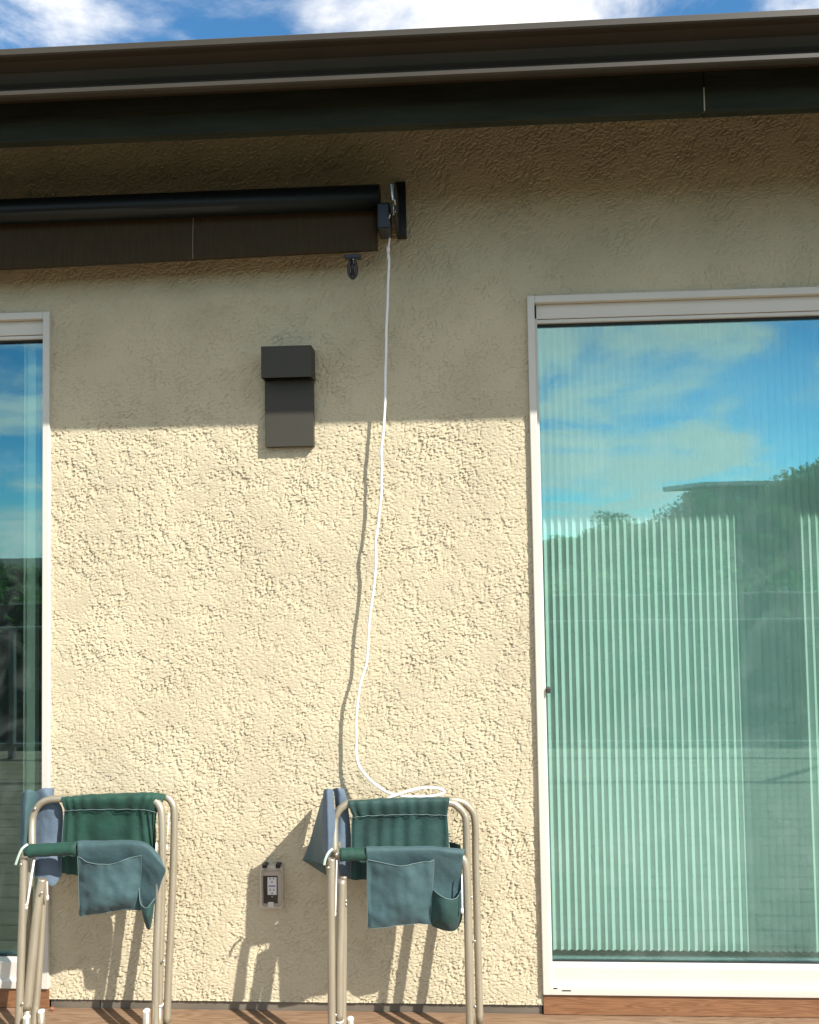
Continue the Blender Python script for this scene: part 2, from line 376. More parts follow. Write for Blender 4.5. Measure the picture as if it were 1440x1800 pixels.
# patio doors
GB = P(1150, 1691, 0.04).z               # foot of the visible glass
def patio_door(xa, xb, near, stiles):
    """frame between xa and xb; near = the jamb that is in view"""
    lo, hi = min(xa, xb), max(xa, xb); c = 0.026
    f = G()
    f.box(lo, lo+c, -0.014, 0.09, ZB, ZT); f.box(hi-c, hi, -0.014, 0.09, ZB, ZT)          # jamb casings
    f.box(lo+c, hi-c, -0.0135, 0.09, ZT-c, ZT)                                            # head casing
    f.box(lo+c, lo+c+0.011, 0.012, 0.085, GB-0.02, ZT-c); f.box(hi-c-0.011, hi-c, 0.012, 0.085, GB-0.02, ZT-c)
    fr = f.build('frame', M['vinyl'], house, bevel=0.0025)
    h = G().box(lo+c, hi-c, 0.012, 0.085, ZT-c-0.053, ZT-c); h.box(lo+c, hi-c, 0.016, 0.085, ZT-c-0.068, ZT-c-0.0545)
    h.build('head_rail', M['vinyl'], fr, bevel=0.002)
    G().box(lo+c+0.011, hi-c-0.011, 0.030, 0.06, ZT-c-0.075, ZT-c-0.0685).build('gasket', M['gasket'], fr)
    G().box(lo+c+0.0115, hi-c-0.0115, 0.036, 0.0415, GB+0.0006, GB+0.0045).build('gasket', M['gasket'], fr)
    s = G().prism([(-0.013, ZB+0.012), (-0.013, ZB+0.026), (0.004, ZB+0.030), (0.004, GB-0.004), (0.026, GB), (0.050, GB), (0.050, ZB+0.0), (-0.0125, ZB)], lo+c, hi-c)
    s.build('sill', M['vinyl'], fr, bevel=0.0015)
    gl = G().box(lo+c+0.012, hi-c-0.012, 0.042, 0.048, GB+0.0005, ZT-c-0.0755)
    gl.build('glass', M['glass'], house)
    for (a, b) in stiles: G().box(a, b, 0.012, 0.085, GB+0.0005, ZT-c-0.076).build('stile', M['vinyl'], fr, bevel=0.002)
    return fr
bl_x0 = P(1292, 1000, 0.21).x; bl_x1 = P(1402, 1000, 0.21).x
sx = P(1446, 575, 0.012).x-bl_x0
frR = patio_door(XR, XR2, XR, [(bl_x0+sx+0.055, bl_x0+sx+0.115), (bl_x0+sx+0.1195, bl_x1+sx-0.03)])
frL = patio_door(XL2, XL, XL, [(-3.0, -2.82)])
print('stile', bl_x0+sx, bl_x1+sx, 'view edge', P(1440, 1000, 0).x)
for a_, b_, y_ in ((973, 980, 1737.5), (988, 1004, 1741.5)):
    G().box(P(a_, y_, -.013).x, P(b_, y_, -.013).x, -0.0136, -0.010, P(980, y_+1, -.013).z, P(980, y_-1, -.013).z).build('weep_slot', M['gasket'], frR)
lt = G(); q = P(964, 1214, 0.0)
lt.box(q.x-0.006, q.x+0.008, -0.006, 0.036, q.z-0.009, q.z+0.009); lt.build('latch', M['lamp'], frR, bevel=0.002)
for a, b in ((XR, XR2), (XL2, XL)):
    G().box(a+0.001, b-0.001, -0.0035, 0.0, 0.0135, ZB-0.002).build('kick_board', M['kick'], house, bevel=0.002)
# inner sills
zsill = P(1150, 1688, 0.25).z
M['track'] = pmat('dark_track', (0.16, 0.15, 0.13), 0.7, var=0.3, vscale=40)
print('sill', zsill, ZB)
for a, b in ((XR+0.03, XR2-0.03), (XL2+0.03, XL-0.03)):
    G().box(a, b, 0.052, 0.36, -0.01, zsill).build('inner_sill', M['track'], house)

# pleated blind behind the right door
zb0 = P(1150, 1671, 0.25).z
bl = thing('pleated_blind', (XR+0.05, 0.2, zb0), 'white vertical pleated blind hanging behind the right patio glass', 'blind')
BY = 0.25; pitch = 0.0278; n = int((XR2-XR-0.08)/pitch*2); vs = []; fs = []
for i in range(n+1):
    x = XR+0.04+i*pitch/2; y = BY+(0.0062 if i % 2 else -0.0062)
    x += 0.0012*math.sin(i*1.7)
    vs += [(x, y, zb0), (x, y, ZT-0.03)]
fs = [(2*i, 2*i+2, 2*i+3, 2*i+1) for i in range(n)]
b_ = G().add(vs, fs).build('pleats', M['blind'], bl, solid=0.0012)
G().box(XR+0.03, XR2-0.03, 0.225, 0.275, ZT-0.03, ZT-0.001).build('blind_head_rail', M['vinyl'], bl)

# slim inner rail seen through the left glass
q0 = P(44, 900, 0.11).x; q1 = P(63, 900, 0.11).x
ib = thing('drawn_blind', (q0, 0.12, 0.19), 'pale vertical rail of a drawn blind behind the left glass', 'blind')
G().box(q0, q0+0.007, 0.10, 0.14, ZB+0.105, ZT-0.02).box(q0+0.0085, q1, 0.108, 0.14, ZB+0.105, ZT-0.02).build('end_rail', M['vinyl'], ib, bevel=0.002)
g = G(); n = 14
vs = []
for i in range(n+1):
    vs += [(q0-0.002-i*0.006, 0.125+(0.012 if i % 2 else -0.0), ZB+0.11), (q0-0.002-i*0.006, 0.125+(0.012 if i % 2 else 0), ZT-0.03)]

# ------------------------------------------------------------------ deck and surroundings
dk = G(); y = 0.0055
rows_ = 0
while y > -3.62:
    y2 = y-0.136
    xs_ = [-6.0]+sorted([-6+random.uniform(1.5, 10.5) for _ in range(2)])+[6.0]
    if rows_ == 0: xs_ = [-6.0, 6.0]
    for a, b in zip(xs_, xs_[1:]): dk.box(a+0.0015, b-0.0015, y2, y, -0.014, 0.012)
    y = y2-0.005; rows_ += 1
dk.build('deck', M['deck'], bevel=0.002, kind='structure')
G().box(-6, 6, -3.62, -0.003, -0.20, -0.018).build('deck_frame', M['soffit'], kind='structure')

def terr(x, y):
    d = max(0.0, -y-4)
    h = -0.9-0.02*min(d, 30)+0.10*max(-12, min(x, 60))*min(1, d/45)
    h += 0.5*mnoise.noise(Vector((x*0.05, y*0.05, 0)))*min(1, d/15)
    if y > -3: h = -0.9
    return h
g = G(); n = 90; L = 900
def warp(t): return math.copysign(abs(t)**2.4, t)*L
gx = [warp(-1+2*i/n) for i in range(n+1)]
vs = [(x, yy, terr(x, yy)) for yy in gx for x in gx]
g.add(vs, [(j*(n+1)+i, j*(n+1)+i+1, (j+1)*(n+1)+i+1, (j+1)*(n+1)+i) for j in range(n) for i in range(n)], True)
g.build('ground', M['grass'], kind='structure')

# deck railing behind the photographer, reflected in the glass
def MIR(px, py, D):
    """point behind the camera whose reflection in the door glass shows at that photo pixel"""
    p = P(px, py, D); return Vector((p.x, 0.09-D, p.z))
rl = thing('deck_railing', (0, -3.42, 0), 'slim metal railing along the deck edge reflected in the glass', 'railing')
G().box(-5.9, 5.9, -3.445, -3.40, 1.035, 1.058).build('top_rail', M['rail'], rl, bevel=0.004)
G().box(-5.9, 5.9, -3.435, -3.405, 0.10, 0.13).build('bottom_rail', M['rail'], rl, bevel=0.004)
for x in (-5.7, MIR(21, 1200, 3.5).x, -1.45, 0.45, 3.0, 5.3):
    G().box(x-0.022, x+0.022, -3.442, -3.398, 0.0, 1.034).build('post', M['rail'], rl, bevel=0.003)

# trees
def leaves(c, r, n, size, rng, g):
    for _ in range(n):
        while True:
            v = Vector((rng.uniform(-1, 1), rng.uniform(-1, 1), rng.uniform(-1, 1)))
            if 0.15 < v.length < 1: break
        v = v*(0.55+0.45*v.length)
        p = c+Vector((v.x*r[0], v.y*r[1], v.z*r[2]))
        a = Vector((rng.gauss(0, 1), rng.gauss(0, 1), rng.gauss(0, 1))).normalized(); b = a.orthogonal().normalized()
        s = size*rng.uniform(0.6, 1.4)
        g.add([p-a*s, p+b*s*0.45, p+a*s, p-b*s*0.45], [(0, 1, 2, 3)])
TM = {}
def tree_mesh(k):
    rng = random.Random(50+k); h = (5.2, 6.4, 4.2)[k]
    gt = G(); gt.tube([Vector((0, 0, -0.4)), Vector((0.06, 0, h*0.25)), Vector((-0.05, 0.05, h*0.6))], [0.17-0.1*i/12 for i in range(13)], 8, 6)
    gc = G(); tips = []
    for i in range(11):
        a = i*2.4; rr = rng.uniform(0.5, 1.5)*h*0.17; z = h*rng.uniform(0.38, 0.86)
        tip = Vector((math.cos(a)*rr, math.sin(a)*rr, z)); tips.append(tip)
        gt.tube([Vector((0, 0, h*0.32)), tip*0.55+Vector((0, 0, h*0.2)), tip], [0.06-0.045*j/12 for j in range(13)], 5, 6)
        q = h*rng.uniform(0.13, 0.21)
        leaves(tip, (q*1.15, q*1.15, q*0.8), 330, 0.13, rng, gc)
    leaves(Vector((0, 0, h*0.62)), (h*.26, h*.26, h*.28), 700, 0.13, rng, gc)
    leaves(Vector((0, 0, h*0.2)), (h*.3, h*.3, h*.22), 700, 0.14, rng, gc)
    return gt, gc
spots = []
rng = random.Random(11)
# (photo x, reflected treetop y, distance)
for px, py, D, k in ((1440, 800, 44, 1), (1400, 815, 46, 1), (1500, 790, 45, 1), (1560, 800, 48, 0), (1350, 880, 40, 2), (1290, 868, 42, 2),
                     (1240, 868, 41, 0), (1200, 885, 40, 0), (1160, 905, 43, 2), (1120, 925, 45, 0), (1085, 893, 46, 1), (1050, 930, 47, 0),
                     (1010, 940, 44, 2), (975, 945, 46, 0), (945, 950, 48, 2), (915, 955, 46, 0), (880, 960, 45, 2), (830, 962, 47, 0), (780, 960, 44, 2),
                     (90, 985, 52, 0), (55, 988, 50, 2), (20, 984, 55, 1), (-30, 986, 52, 0), (-80, 980, 55, 2), (-140, 975, 52, 1),
                     (1330, 930, 30, 2), (1420, 905, 28, 0), (1230, 960, 30, 2), (1140, 985, 29, 0), (1040, 1000, 30, 2), (960, 1000, 31, 0), (30, 1020, 34, 2), (-60, 1020, 33, 0)):
    spots.append((MIR(px, py, D), k))
protos = {}
for p, k in spots:
    if k not in protos:
        gt, gc = tree_mesh(k)
        t = thing('tree', (0, 0, 0), 'leafy green tree on the hillside, reflected in the patio glass', 'tree', 'trees on the hillside behind the photographer')
        tr_ = gt.build('trunk', M['bark'], t); cr_ = gc.build('crown', M['leaf'] if k != 2 else M['leaf2'], t)
        protos[k] = (t, tr_, cr_); items = protos[k]
    else:
        t0, a, b = protos[k]; t = link(t0.copy())
        for ch in (a, b):
            c = link(ch.copy()); c.parent = t
    h = (5.2, 6.4, 4.2)[k]*0.93; gz = terr(p.x, p.y)
    s = max(0.35, (p.z-gz)/h)
    t.location = (p.x, p.y, gz); t.scale = (max(s, 0.75), max(s, 0.75), s); t.rotation_euler = (0, 0, rng.uniform(0, 6.28))
hg_ = G(); rng2 = random.Random(4)
for i in range(34):
    x = -11+i*0.75; leaves(Vector((x, -9.2+rng2.uniform(-.3, .3), 0.1+rng2.uniform(0, .25))), (0.75, 0.7, 1.15), 420, 0.075, rng2, hg_)
hd_ = thing('hedge', (0, -9.2, terr(0, -9.2)), 'long clipped dark green hedge beyond the deck railing, reflected in the glass', 'hedge')
hg_.build('leaves', M['leaf'], hd_)
G().box(-11, 14, -9.45, -8.95, -1.3, 0.9).build('branches', M['bark'], hd_)
# neighbouring flat roofed house on the slope
a = MIR(1222, 850, 50); b = MIR(1420, 842, 50); gz = terr((a.x+b.x)/2, a.y)
nh = thing('neighbour_house', ((a.x+b.x)/2, a.y, gz), 'tan neighbouring house with a wide flat roof among hillside trees, reflected in glass', 'house')
G().box(a.x+1.1, b.x, a.y-7, a.y, gz-2, a.z-0.25).build('wall', M['house_far'], nh)
G().prism([(a.y-8, a.z-0.02), (a.y+1.2, a.z-0.25), (a.y+1.2, a.z), (a.y-8, a.z+0.3)], a.x, b.x+1).build('roof', M['vinyl'], nh)

# ------------------------------------------------------------------ roller sun shade
q = P(690, 350, -0.10)
RY = -0.175
RX = P(668, 350, RY).x; RZ = P(660, 347, RY).z
rs = thing('roller_shade', (-1.5, RY, RZ), 'rolled brown mesh sun shade on a black roller under the eave', 'sun shade')
RL = -4.0
rt = G(); seg = 40; r = 0.043
vs = []; fs = []
for x in (RL, RX):
    for k in range(seg):
        t = 2*math.pi*k/seg; vs.append((x, RY+r*math.cos(t), RZ+r*math.sin(t)))
rt.add(vs, [(k, (k+1) % seg, seg+(k+1) % seg, seg+k) for k in range(seg)], True); rt.add(vs, [tuple(range(seg)), tuple(range(seg, 2*seg))])
rt.build('roller_tube', M['tube_dark'], rs)
# fabric, hanging from the front of the tube
fabY = -0.140
def botz(x):
    za = P(0, 474, fabY); zc = P(664, 440, fabY)
    return zc.z+(x-zc.x)*(za.z-zc.z)/(za.x-zc.x)
n = 160; vs = []; fx = P(664, 400, fabY).x
for i in range(n+1):
    x = RL+(fx-RL)*i/n
    for k in range(12):
        t = k/11; z = RZ-0.005+(botz(max(x, -1.6))-RZ+0.005)*t
        yy = fabY+0.004*math.sin(t*2.2)+0.003*math.sin(x*5+1)*t
        vs.append((x, yy, z))
g = G().add(vs, [(i*12+k, (i+1)*12+k, (i+1)*12+k+1, i*12+k+1) for i in range(n) for k in range(11)], True)
fab = g.build('fabric', M['shade'], rs, solid=0.0012)
G().tube([P(340, 374, fabY-0.003), P(339, 415, fabY-0.001), P(339, 455, fabY-0.0015)], 0.0007, 6).build('seam_thread', M['thread'], fab)
hm = [Vector((RL+(fx-RL)*i/40, fabY+0.008, botz(max(RL+(fx-RL)*i/40, -1.6))+0.003)) for i in range(41)]
G().tube(hm, 0.0032, 8, 1).build('hem', M['shade'], fab)
# end bracket
bx0 = P(667, 370, -0.13).x; bx1 = P(714, 370, -0.02).x; bz0 = P(700, 416, -0.02).z; bz1 = P(700, 321, -0.02).z
bg_ = G().box(P(697, 370, -0.015).x, bx1, -0.030, 0.008, bz0, bz1)
bg_.box(P(690, 370, -0.22).x, P(697, 370, -0.22).x, -0.225, -0.0305, P(695, 408, -.06).z, P(695, 322, -.22).z)
bk = bg_.build('bracket', M['black'], rs, bevel=0.003)
G().box(bx0-0.002, P(690, 370, -0.09).x-0.001, -0.205, -0.10, P(680, 412, -0.15).z, RZ-0.03).build('gear_box', M['black'], rs, bevel=0.006)
lv = G(); pa = [P(689, 322, -0.229), P(690, 340, -0.230), P(691, 352, -0.229)]
lv.tube(pa, [0.0085, 0.008, 0.0075, 0.007, 0.0065, 0.006, 0.0055, 0.005, 0.0045, 0.004, 0.004, 0.004, 0.004], 8, 6, flat=0.4)
lv.tube([P(693, 344, -0.228), P(695, 360, -0.228)], 0.003, 8, 1); lv.tube([P(691, 350, -0.229), P(692, 378, -0.228)], 0.0016, 6, 1)
lv.tube([P(687, 374, -0.228), P(684, 384, -0.228)], 0.0025, 6, 1)
lv.build('spring_lever', M['steel'], bk)
for c_, r_ in ((P(701, 396, -0.033), 0.0032), (P(695, 372, -0.227), 0.0025)): G().ball(c_, r_).build('screw', M['steel'], bk)

# hanging clamp on the shade's edge
c = P(619, 452, fabY)
cl = thing('spring_clip', (c.x, c.y, c.z-0.05), 'small black spring clip clamped to the lower edge of the sun shade', 'clip')
G().box(P(606, 451, fabY).x, P(635, 451, fabY).x, fabY-0.012, fabY+0.014, c.z-0.007, c.z+0.007).build('jaw', M['black'], cl, bevel=0.002)
lp = [P(*p, fabY-0.008) for p in ((616, 458), (613, 470), (614, 482), (620, 489), (626, 482), (627, 470), (623, 458))]
G().tube(lp, 0.0055, 10, 6).tube([P(620, 456, fabY-0.008), P(620, 484, fabY-0.006)], 0.007, 8, 1).build('handle', M['black'], cl)
G().ball(P(621, 456, fabY-0.014), 0.003).tube([P(621, 457, fabY-0.015), P(622, 463, fabY-0.016)], 0.001, 6, 1).build('rivet', M['steel'], cl)

# cord
CY = -0.048
cp = [(684, 452, CY-.045), (682, 500, CY-.035), (680.5, 560, CY-.022), (679, 620, CY-.01), (677, 690, CY), (675, 745, CY), (671, 790, CY), (671, 821, CY), (669.5, 871, CY), (666, 915, CY),
      (661, 953, CY-.004), (660, 999, CY), (656, 1042, CY), (649, 1102, CY), (645, 1160, CY), (634, 1200, CY), (628, 1245, CY), (626.5, 1298, CY), (626.5, 1330, CY),
      (633, 1349, CY-.004), (649, 1369, CY-.012), (670, 1387, CY-.03), (692, 1397, CY-.05), (716, 1400, CY-.068), (752, 1400, CY-.07), (775, 1396.5, CY-.07), (781, 1391, CY-.068), (770, 1386, CY-.066),
      (745, 1385, CY-.064), (720, 1390, CY-.066), (699, 1397, CY-.07), (681, 1405, CY-.066), (672, 1420, CY-.05)]
cpt = [P(*p) for p in cp]
cd = thing('cord', (cpt[10].x, CY, 0.8), 'long white cord hanging down the stucco from the sun shade to the chair', 'cord')
wob = [Vector((p.x, p.y, p.z)) for p in spline(cpt, 8)]
for i, p in enumerate(wob): p.x += 0.0009*math.sin(i*0.23)+0.0005*math.sin(i*0.61)
G().tube(wob, 0.0046, 10, 1).build('cable', M['white'], cd)
G().tube([P(686, 412, CY-.07), P(684, 428, CY-.06), P(683.5, 432, CY-.055)], 0.0036, 8, 4).tube([P(682.5, 432, CY-.055), P(682.5, 443, CY-.05)], 0.0066, 10, 1).tube([P(682.5, 443, CY-.05), P(683.3, 456, CY-.045)], 0.0054, 10, 1).build('plug', M['white'], cd)

# ------------------------------------------------------------------ wall lamp
a = P(465, 666, -0.0); b = P(551, 784, -0.0)
lm = thing('wall_lamp', ((a.x+b.x)/2, 0, b.z), 'dark bronze wall lamp with boxy hood over a flat back plate', 'wall lamp')
h0 = P(459, 608, -0.085); h1 = P(548, 663, -0.085)
zt = P(505, 607.5, -0.085).z; zb = P(505, 663, -0.085).z
wx0, wx1 = P(465.5, 700, -0.026).x, P(550.5, 700, -0.026).x
G().box(wx0, wx1, -0.026, 0.008, P(505, 785, -0.026).z, zb).build('back_plate', M['lamp'], lm, bevel=0.0012)
hd = G(); x0, x1 = P(459, 640, -0.085).x, P(547, 640, -0.085).x; th = 0.0025
hd.box(x0, x1, -0.085, -0.0825, zb, zt).box(x0, x0+th, -0.0825, 0.008, zb, zt).box(x1-th, x1, -0.0825, 0.008, zb, zt).box(x0+th, x1-th, -0.0825, 0.008, zt-th, zt)
hd.build('hood', M['lamp'], lm, bevel=0.0008)
G().box(x0+0.01, x1-0.01, -0.075, -0.005, zb+0.012, zb+0.02).build('diffuser', M['gasket'], lm)

# ------------------------------------------------------------------ outlet with clear cover
def rrect(px0, px1, py0, py1, Y, rad, n=6):
    x0, x1 = P(px0, (py0+py1)/2, Y).x, P(px1, (py0+py1)/2, Y).x; z1, z0 = P((px0+px1)/2, py0, Y).z, P((px0+px1)/2, py1, Y).z
    pts = []
    for cx, cz, a0 in ((x1-rad, z1-rad, 0), (x0+rad, z1-rad, 90), (x0+rad, z0+rad, 180), (x1-rad, z0+rad, 270)):
        for k in range(n+1):
            t = R(a0+90*k/n); pts.append((cx+rad*math.cos(t), cz+rad*math.sin(t)))
    return pts
def loft(g, loops, cap0=False, cap1=False, smooth=False):
    n = len(loops[0][0]); vs = []
    for pts, Y in loops: vs += [(x, Y, z) for x, z in pts]
    fs = [(i*n+k, i*n+(k+1) % n, (i+1)*n+(k+1) % n, (i+1)*n+k) for i in range(len(loops)-1) for k in range(n)]
    g.add(vs, fs, smooth)
    if cap0: g.add(vs[:n], [tuple(range(n))])
    if cap1: g.add(vs[-n:], [tuple(range(n))[::-1]])
    return g
q = P(478, 1594, 0)
ot = thing('power_outlet', (q.x, 0, q.z), 'white double power outlet under a clear weatherproof cover low on the stucco', 'power outlet')
out = rrect(458, 498, 1520, 1595, -0.004, 0.012); inn = rrect(461.5, 495, 1528, 1591, -0.004, 0.009)
M['grey'] = pmat('grey_plastic', (0.56, 0.51, 0.43), 0.4)
loft(G(), [(out, 0.008), (out, -0.014), (inn, -0.014), (inn, -0.004)], cap1=True).build('back_box', M['grey'], ot)
G().box(P(462, 1550, -.006).x, P(488, 1550, -.006).x, -0.0065, -0.0045, P(477, 1588, -.006).z, P(477, 1540, -.006).z).build('gasket', M['gasket'], ot)
wx = (P(470.3, 1560, -.009).x, P(486.3, 1560, -.009).x); wz = (P(478, 1573.2, -.009).z, P(478, 1542.5, -.009).z)
sk = G().box(wx[0], wx[1], -0.010, -0.0066, wz[0], wz[1]).build('socket', M['socket'], ot, bevel=0.001)
W_, H_ = wx[1]-wx[0], wz[1]-wz[0]
for u, v, du, dv in ((0.30, 0.93, .05, .045), (0.69, 0.93, .05, .04), (0.5, 0.75, .07, .035), (0.30, 0.30, .04, .065), (0.70, 0.30, .045, .05), (0.5, 0.09, .065, .035)):
    G().box(wx[0]+W_*(u-du), wx[0]+W_*(u+du), -0.0106, -0.0098, wz[0]+H_*(v-dv), wz[0]+H_*(v+dv)).build('slot', M['gasket'], sk)
ik = G()
for i in range(7):
    u = 0.15+i*0.103; ik.box(wx[0]+W_*u, wx[0]+W_*(u+0.085), -0.0108, -0.0098, wz[0]+H_*(0.475+0.01*(i % 2)), wz[0]+H_*(0.555-0.008*(i % 3)))
ik.build('print', M['ink'], sk)
G().ball(P(478.5, 1576.5, -0.009), 0.0028, 1, .5, 1).build('screw', M['steel'], ot)
lo_ = rrect(459.5, 496.5, 1527, 1594, -0.016, 0.010); li_ = rrect(461, 494, 1531.5, 1593, -0.055, 0.012)
loft(G(), [(lo_, -0.0145), (lo_, -0.02), (li_, -0.05), (rrect(463, 492.5, 1534, 1591, -0.056, 0.011), -0.056)], cap1=True, smooth=False).build('clear_cover', M['clear'], ot)
for a, b in ((461.5, 469.5), (485, 493)): G().box(P(a, 1520, -.02).x, P(b, 1520, -.02).x, -0.026, -0.0, P(470, 1525.5, -.02).z, P(470, 1519, -.02).z).build('hinge', M['black'], ot, bevel=0.0015)
G().box(P(471.5, 1589, -.058).x, P(481.5, 1589, -.058).x, -0.0615, -0.0565, P(476, 1594.5, -.058).z, P(476, 1585.5, -.058).z).build('latch_tab', M['grey'], ot, bevel=0.002)

# ------------------------------------------------------------------ folded chairs
TR = 0.0126
def tpx(g, pts, r=TR, n=6): return g.tube([P(*p) for p in pts], r, 16, n)
def foot(px, py, Y, dx=0.0):
    """point on the deck straight below"""
    p = P(px, py, Y); return Vector((p.x+dx, p.y, 0.012))
def leg(g, pts, dx=0.0, toe=True):
    ps = [P(*p) for p in pts]
    if toe:
        a, b = ps[-2], ps[-1]; d = (b-a); t = (0.013-b.z)/d.z; ps.append(b+d*t)
    return g.tube(ps, TR, 16, 6)
def stub(root, px, py, Y):
    p = P(px, py, Y); G().tube([Vector((p.x, p.y, 0.012)), p], 0.0118, 14, 1).build('foot_tube', M['tube'], root)
    G().ball(p, 0.0118, 1, 1, 0.55).build('plug', M['cap'], root)

def band(g, grid_row, r=0.0016):
    return g.tube(grid_row, r*0.75, 6, 1)

def link_bar(root, pts, r=0.0022):
    g = G(); ps = [P(*p) for p in pts]; g.tube(ps, r, 8, 1)
    g.ball(ps[-1], 0.0062, 0.8, 0.5, 1.6); g.build('link_bar', M['cap'], root)
def rivets(root, pts):
    for p in pts: G().ball(P(*p), 0.0052, 1, 0.6, 1).build('rivet', M['steel'], root)

# ---- chair under the cord
c2 = thing('folding_chair', (P(705, 1800, -0.2).x, -0.2, 0), 'folded green cloth chair with square pouch, standing below the white cord right of the outlet', 'folding chair', 'folded cloth chairs leaning by the wall')
TURN = lambda px: -0.075*min(1.1, max(0, (832-px)/250))
# rear loop (nearest wall) and second loop
g = G(); tpx(g, [(600, 1425, -.085), (612, 1414, -.085), (640, 1411, -.085), (700, 1410, -.085), (770, 1408, -.085), (806, 1408, -.085), (826, 1421, -.087), (835, 1445, -.09), (836.5, 1518, -.105), (840, 1660, -.145), (843.5, 1798, -.185)])
g.build('frame_loop', M['tube'], c2)
g = G(); p_ = P(843.5, 1800, -.185); g.tube([p_, Vector((p_.x, p_.y-.01, .012))], 0.0142, 16, 1); g.build('leg_sleeve', M['tube'], c2)
g = G(); tpx(g, [(588, 1500, -.165), (588, 1447, -.135), (592, 1431, -.13), (603, 1418, -.127), (622, 1411.5, -.125), (700, 1410, -.125), (785, 1411, -.125), (803, 1417, -.127), (815, 1430, -.13), (819.5, 1447, -.135), (821, 1518, -.15), (825, 1660, -.19), (829, 1798, -.225)])
g.tube([P(829, 1798, -.225), Vector((P(829, 1798, -.225).x, -.232, .012))], TR, 16, 1)
g.build('frame_loop', M['tube'], c2)
# front arm bar and outer legs
g = G(); leg(g, [(583, 1508, -.195), (582, 1560, -.21), (582.5, 1680, -.24), (583.5, 1800, -.27)])
g.build('leg', M['tube'], c2)
g = G(); leg(g, [(590, 1501, -.195), (660, 1500, -.195), (770, 1499.5, -.195), (798, 1501, -.195), (811, 1507, -.196), (818, 1520, -.2), (821, 1560, -.21), (823.5, 1680, -.24), (826, 1800, -.27)])
g.build('leg', M['tube'], c2)
g = G(); leg(g, [(604, 1540, -.145), (603, 1565, -.152), (603.5, 1660, -.18), (602, 1795, -.215)]); g.build('leg', M['tube'], c2)
g = G(); tpx(g, [(601, 1546, -.178), (599.5, 1620, -.2), (597, 1700, -.225), (596.5, 1793, -.25)], 0.0135); g.build('leg_sleeve', M['tube'], c2)
G().tube([P(596.5, 1792.5, -.25), P(596.5, 1795, -.25)], 0.0143, 14, 1).build('plug', M['cap'], c2)
g = G(); q = P(596.5, 1795, -.25); g.tube([q, Vector((q.x, q.y, .012))], 0.0105, 14, 1).build('foot_tube', M['tube'], c2)
stub(c2, 616, 1791, -.2)
q = P(588, 1502, -.2); G().box(q.x-0.013, q.x+0.010, -.214, -.186, q.z-0.012, q.z+0.011).build('joint_bracket', M['tube'], c2, bevel=0.003)
link_bar(c2, [(592, 1512, -.205), (590, 1600, -.215), (588.5, 1606, -.215)]); link_bar(c2, [(812, 1538, -.222), (812.5, 1598, -.236), (812.5, 1601, -.236)])
rivets(c2, [(577, 1526, -.217), (591, 1503, -.217), (608, 1584, -.17), (608, 1591, -.17), (590, 1785, -.262), (829, 1578, -.185), (834, 1655, -.2), (835, 1770, -.24)])
# back panel: sleeve over the top bar and gathered hanging panel
sl2 = cloth([[(614, 1411, -.105), (660, 1408, -.105), (730, 1406, -.105), (788, 1405, -.105)],
             [(613, 1406, -.118), (660, 1403.5, -.118), (730, 1402, -.118), (789, 1401.5, -.118)],
             [(612.5, 1410, -.140), (660, 1408, -.141), (730, 1406, -.141), (790.5, 1405.5, -.139)],
             [(614, 1420, -.143), (660, 1418, -.145), (730, 1416, -.145), (789, 1415, -.142)],
             [(621, 1436, -.136), (660, 1433, -.136), (730, 1431, -.136), (786, 1433, -.135)]], 14, 6, 0.002, 20, 1, 0.003, 9)
s2 = sl2.build('back_sleeve', M['green2'], c2, solid=0.0011)
pn = cloth([[(620, 1435, -.134), (660, 1432.5, -.134), (730, 1431, -.134), (786, 1433, -.133)],
            [(618, 1450, -.130), (660, 1448, -.128), (730, 1446, -.128), (787, 1446, -.130)],
            [(617.5, 1480, -.132), (660, 1480, -.128), (730, 1480, -.128), (789, 1478, -.132)],
            [(617, 1520, -.136), (660, 1520, -.132), (730, 1520, -.132), (789, 1518, -.136)],
            [(617, 1546, -.140), (660, 1547, -.136), (730, 1546, -.136), (788, 1545, -.14)]], 18, 7, 0.003, 12, 2, 0.0036, 7)
p2 = pn.build('back_panel', M['green2'], c2, solid=0.0011)
g = G(); band(g, [v+Vector((0, -.004, 0)) for v in sl2.grid[-1]], 0.0014); band(g, [r[0]+Vector((0, -.001, 0)) for r in pn.grid], 0.0014); band(g, [r[-1]+Vector((0, -.001, 0)) for r in pn.grid], 0.0014)
g.build('piping', M['piping'], p2)
# seat cloth folded out to the left
st = cloth([[(570, 1388, -.150), (577, 1386, -.168), (585, 1388, -.150)],
            [(568, 1400, -.150), (576, 1398, -.174), (587, 1402, -.150)],
            [(567, 1440, -.150), (577, 1438, -.180), (589, 1440, -.150)],
            [(568, 1480, -.152), (578, 1480, -.186), (588, 1482, -.155)],
            [(569, 1498, -.152), (576, 1512, -.184), (583, 1500, -.16)]], 8, 8, 0.004, 18, 3)
st.build('seat', M['blue'], c2, solid=0.0011)
st = cloth([[(585, 1387, -.110), (594, 1385, -.130), (605, 1387, -.118)],
            [(588, 1397, -.110), (597, 1396, -.132), (609, 1401, -.115)],
            [(590, 1425, -.105), (600, 1428, -.118), (612, 1420, -.105)],
            [(592, 1460, -.112), (602, 1460, -.116), (616, 1455, -.100)],
            [(594, 1492, -.118), (604, 1500, -.120), (617, 1500, -.100)],
            [(597, 1540, -.12), (606, 1545, -.12), (617, 1545, -.105)]], 8, 8, 0.004, 18, 4)
st.build('seat', M['blue'], c2, solid=0.0011)
TURN = None
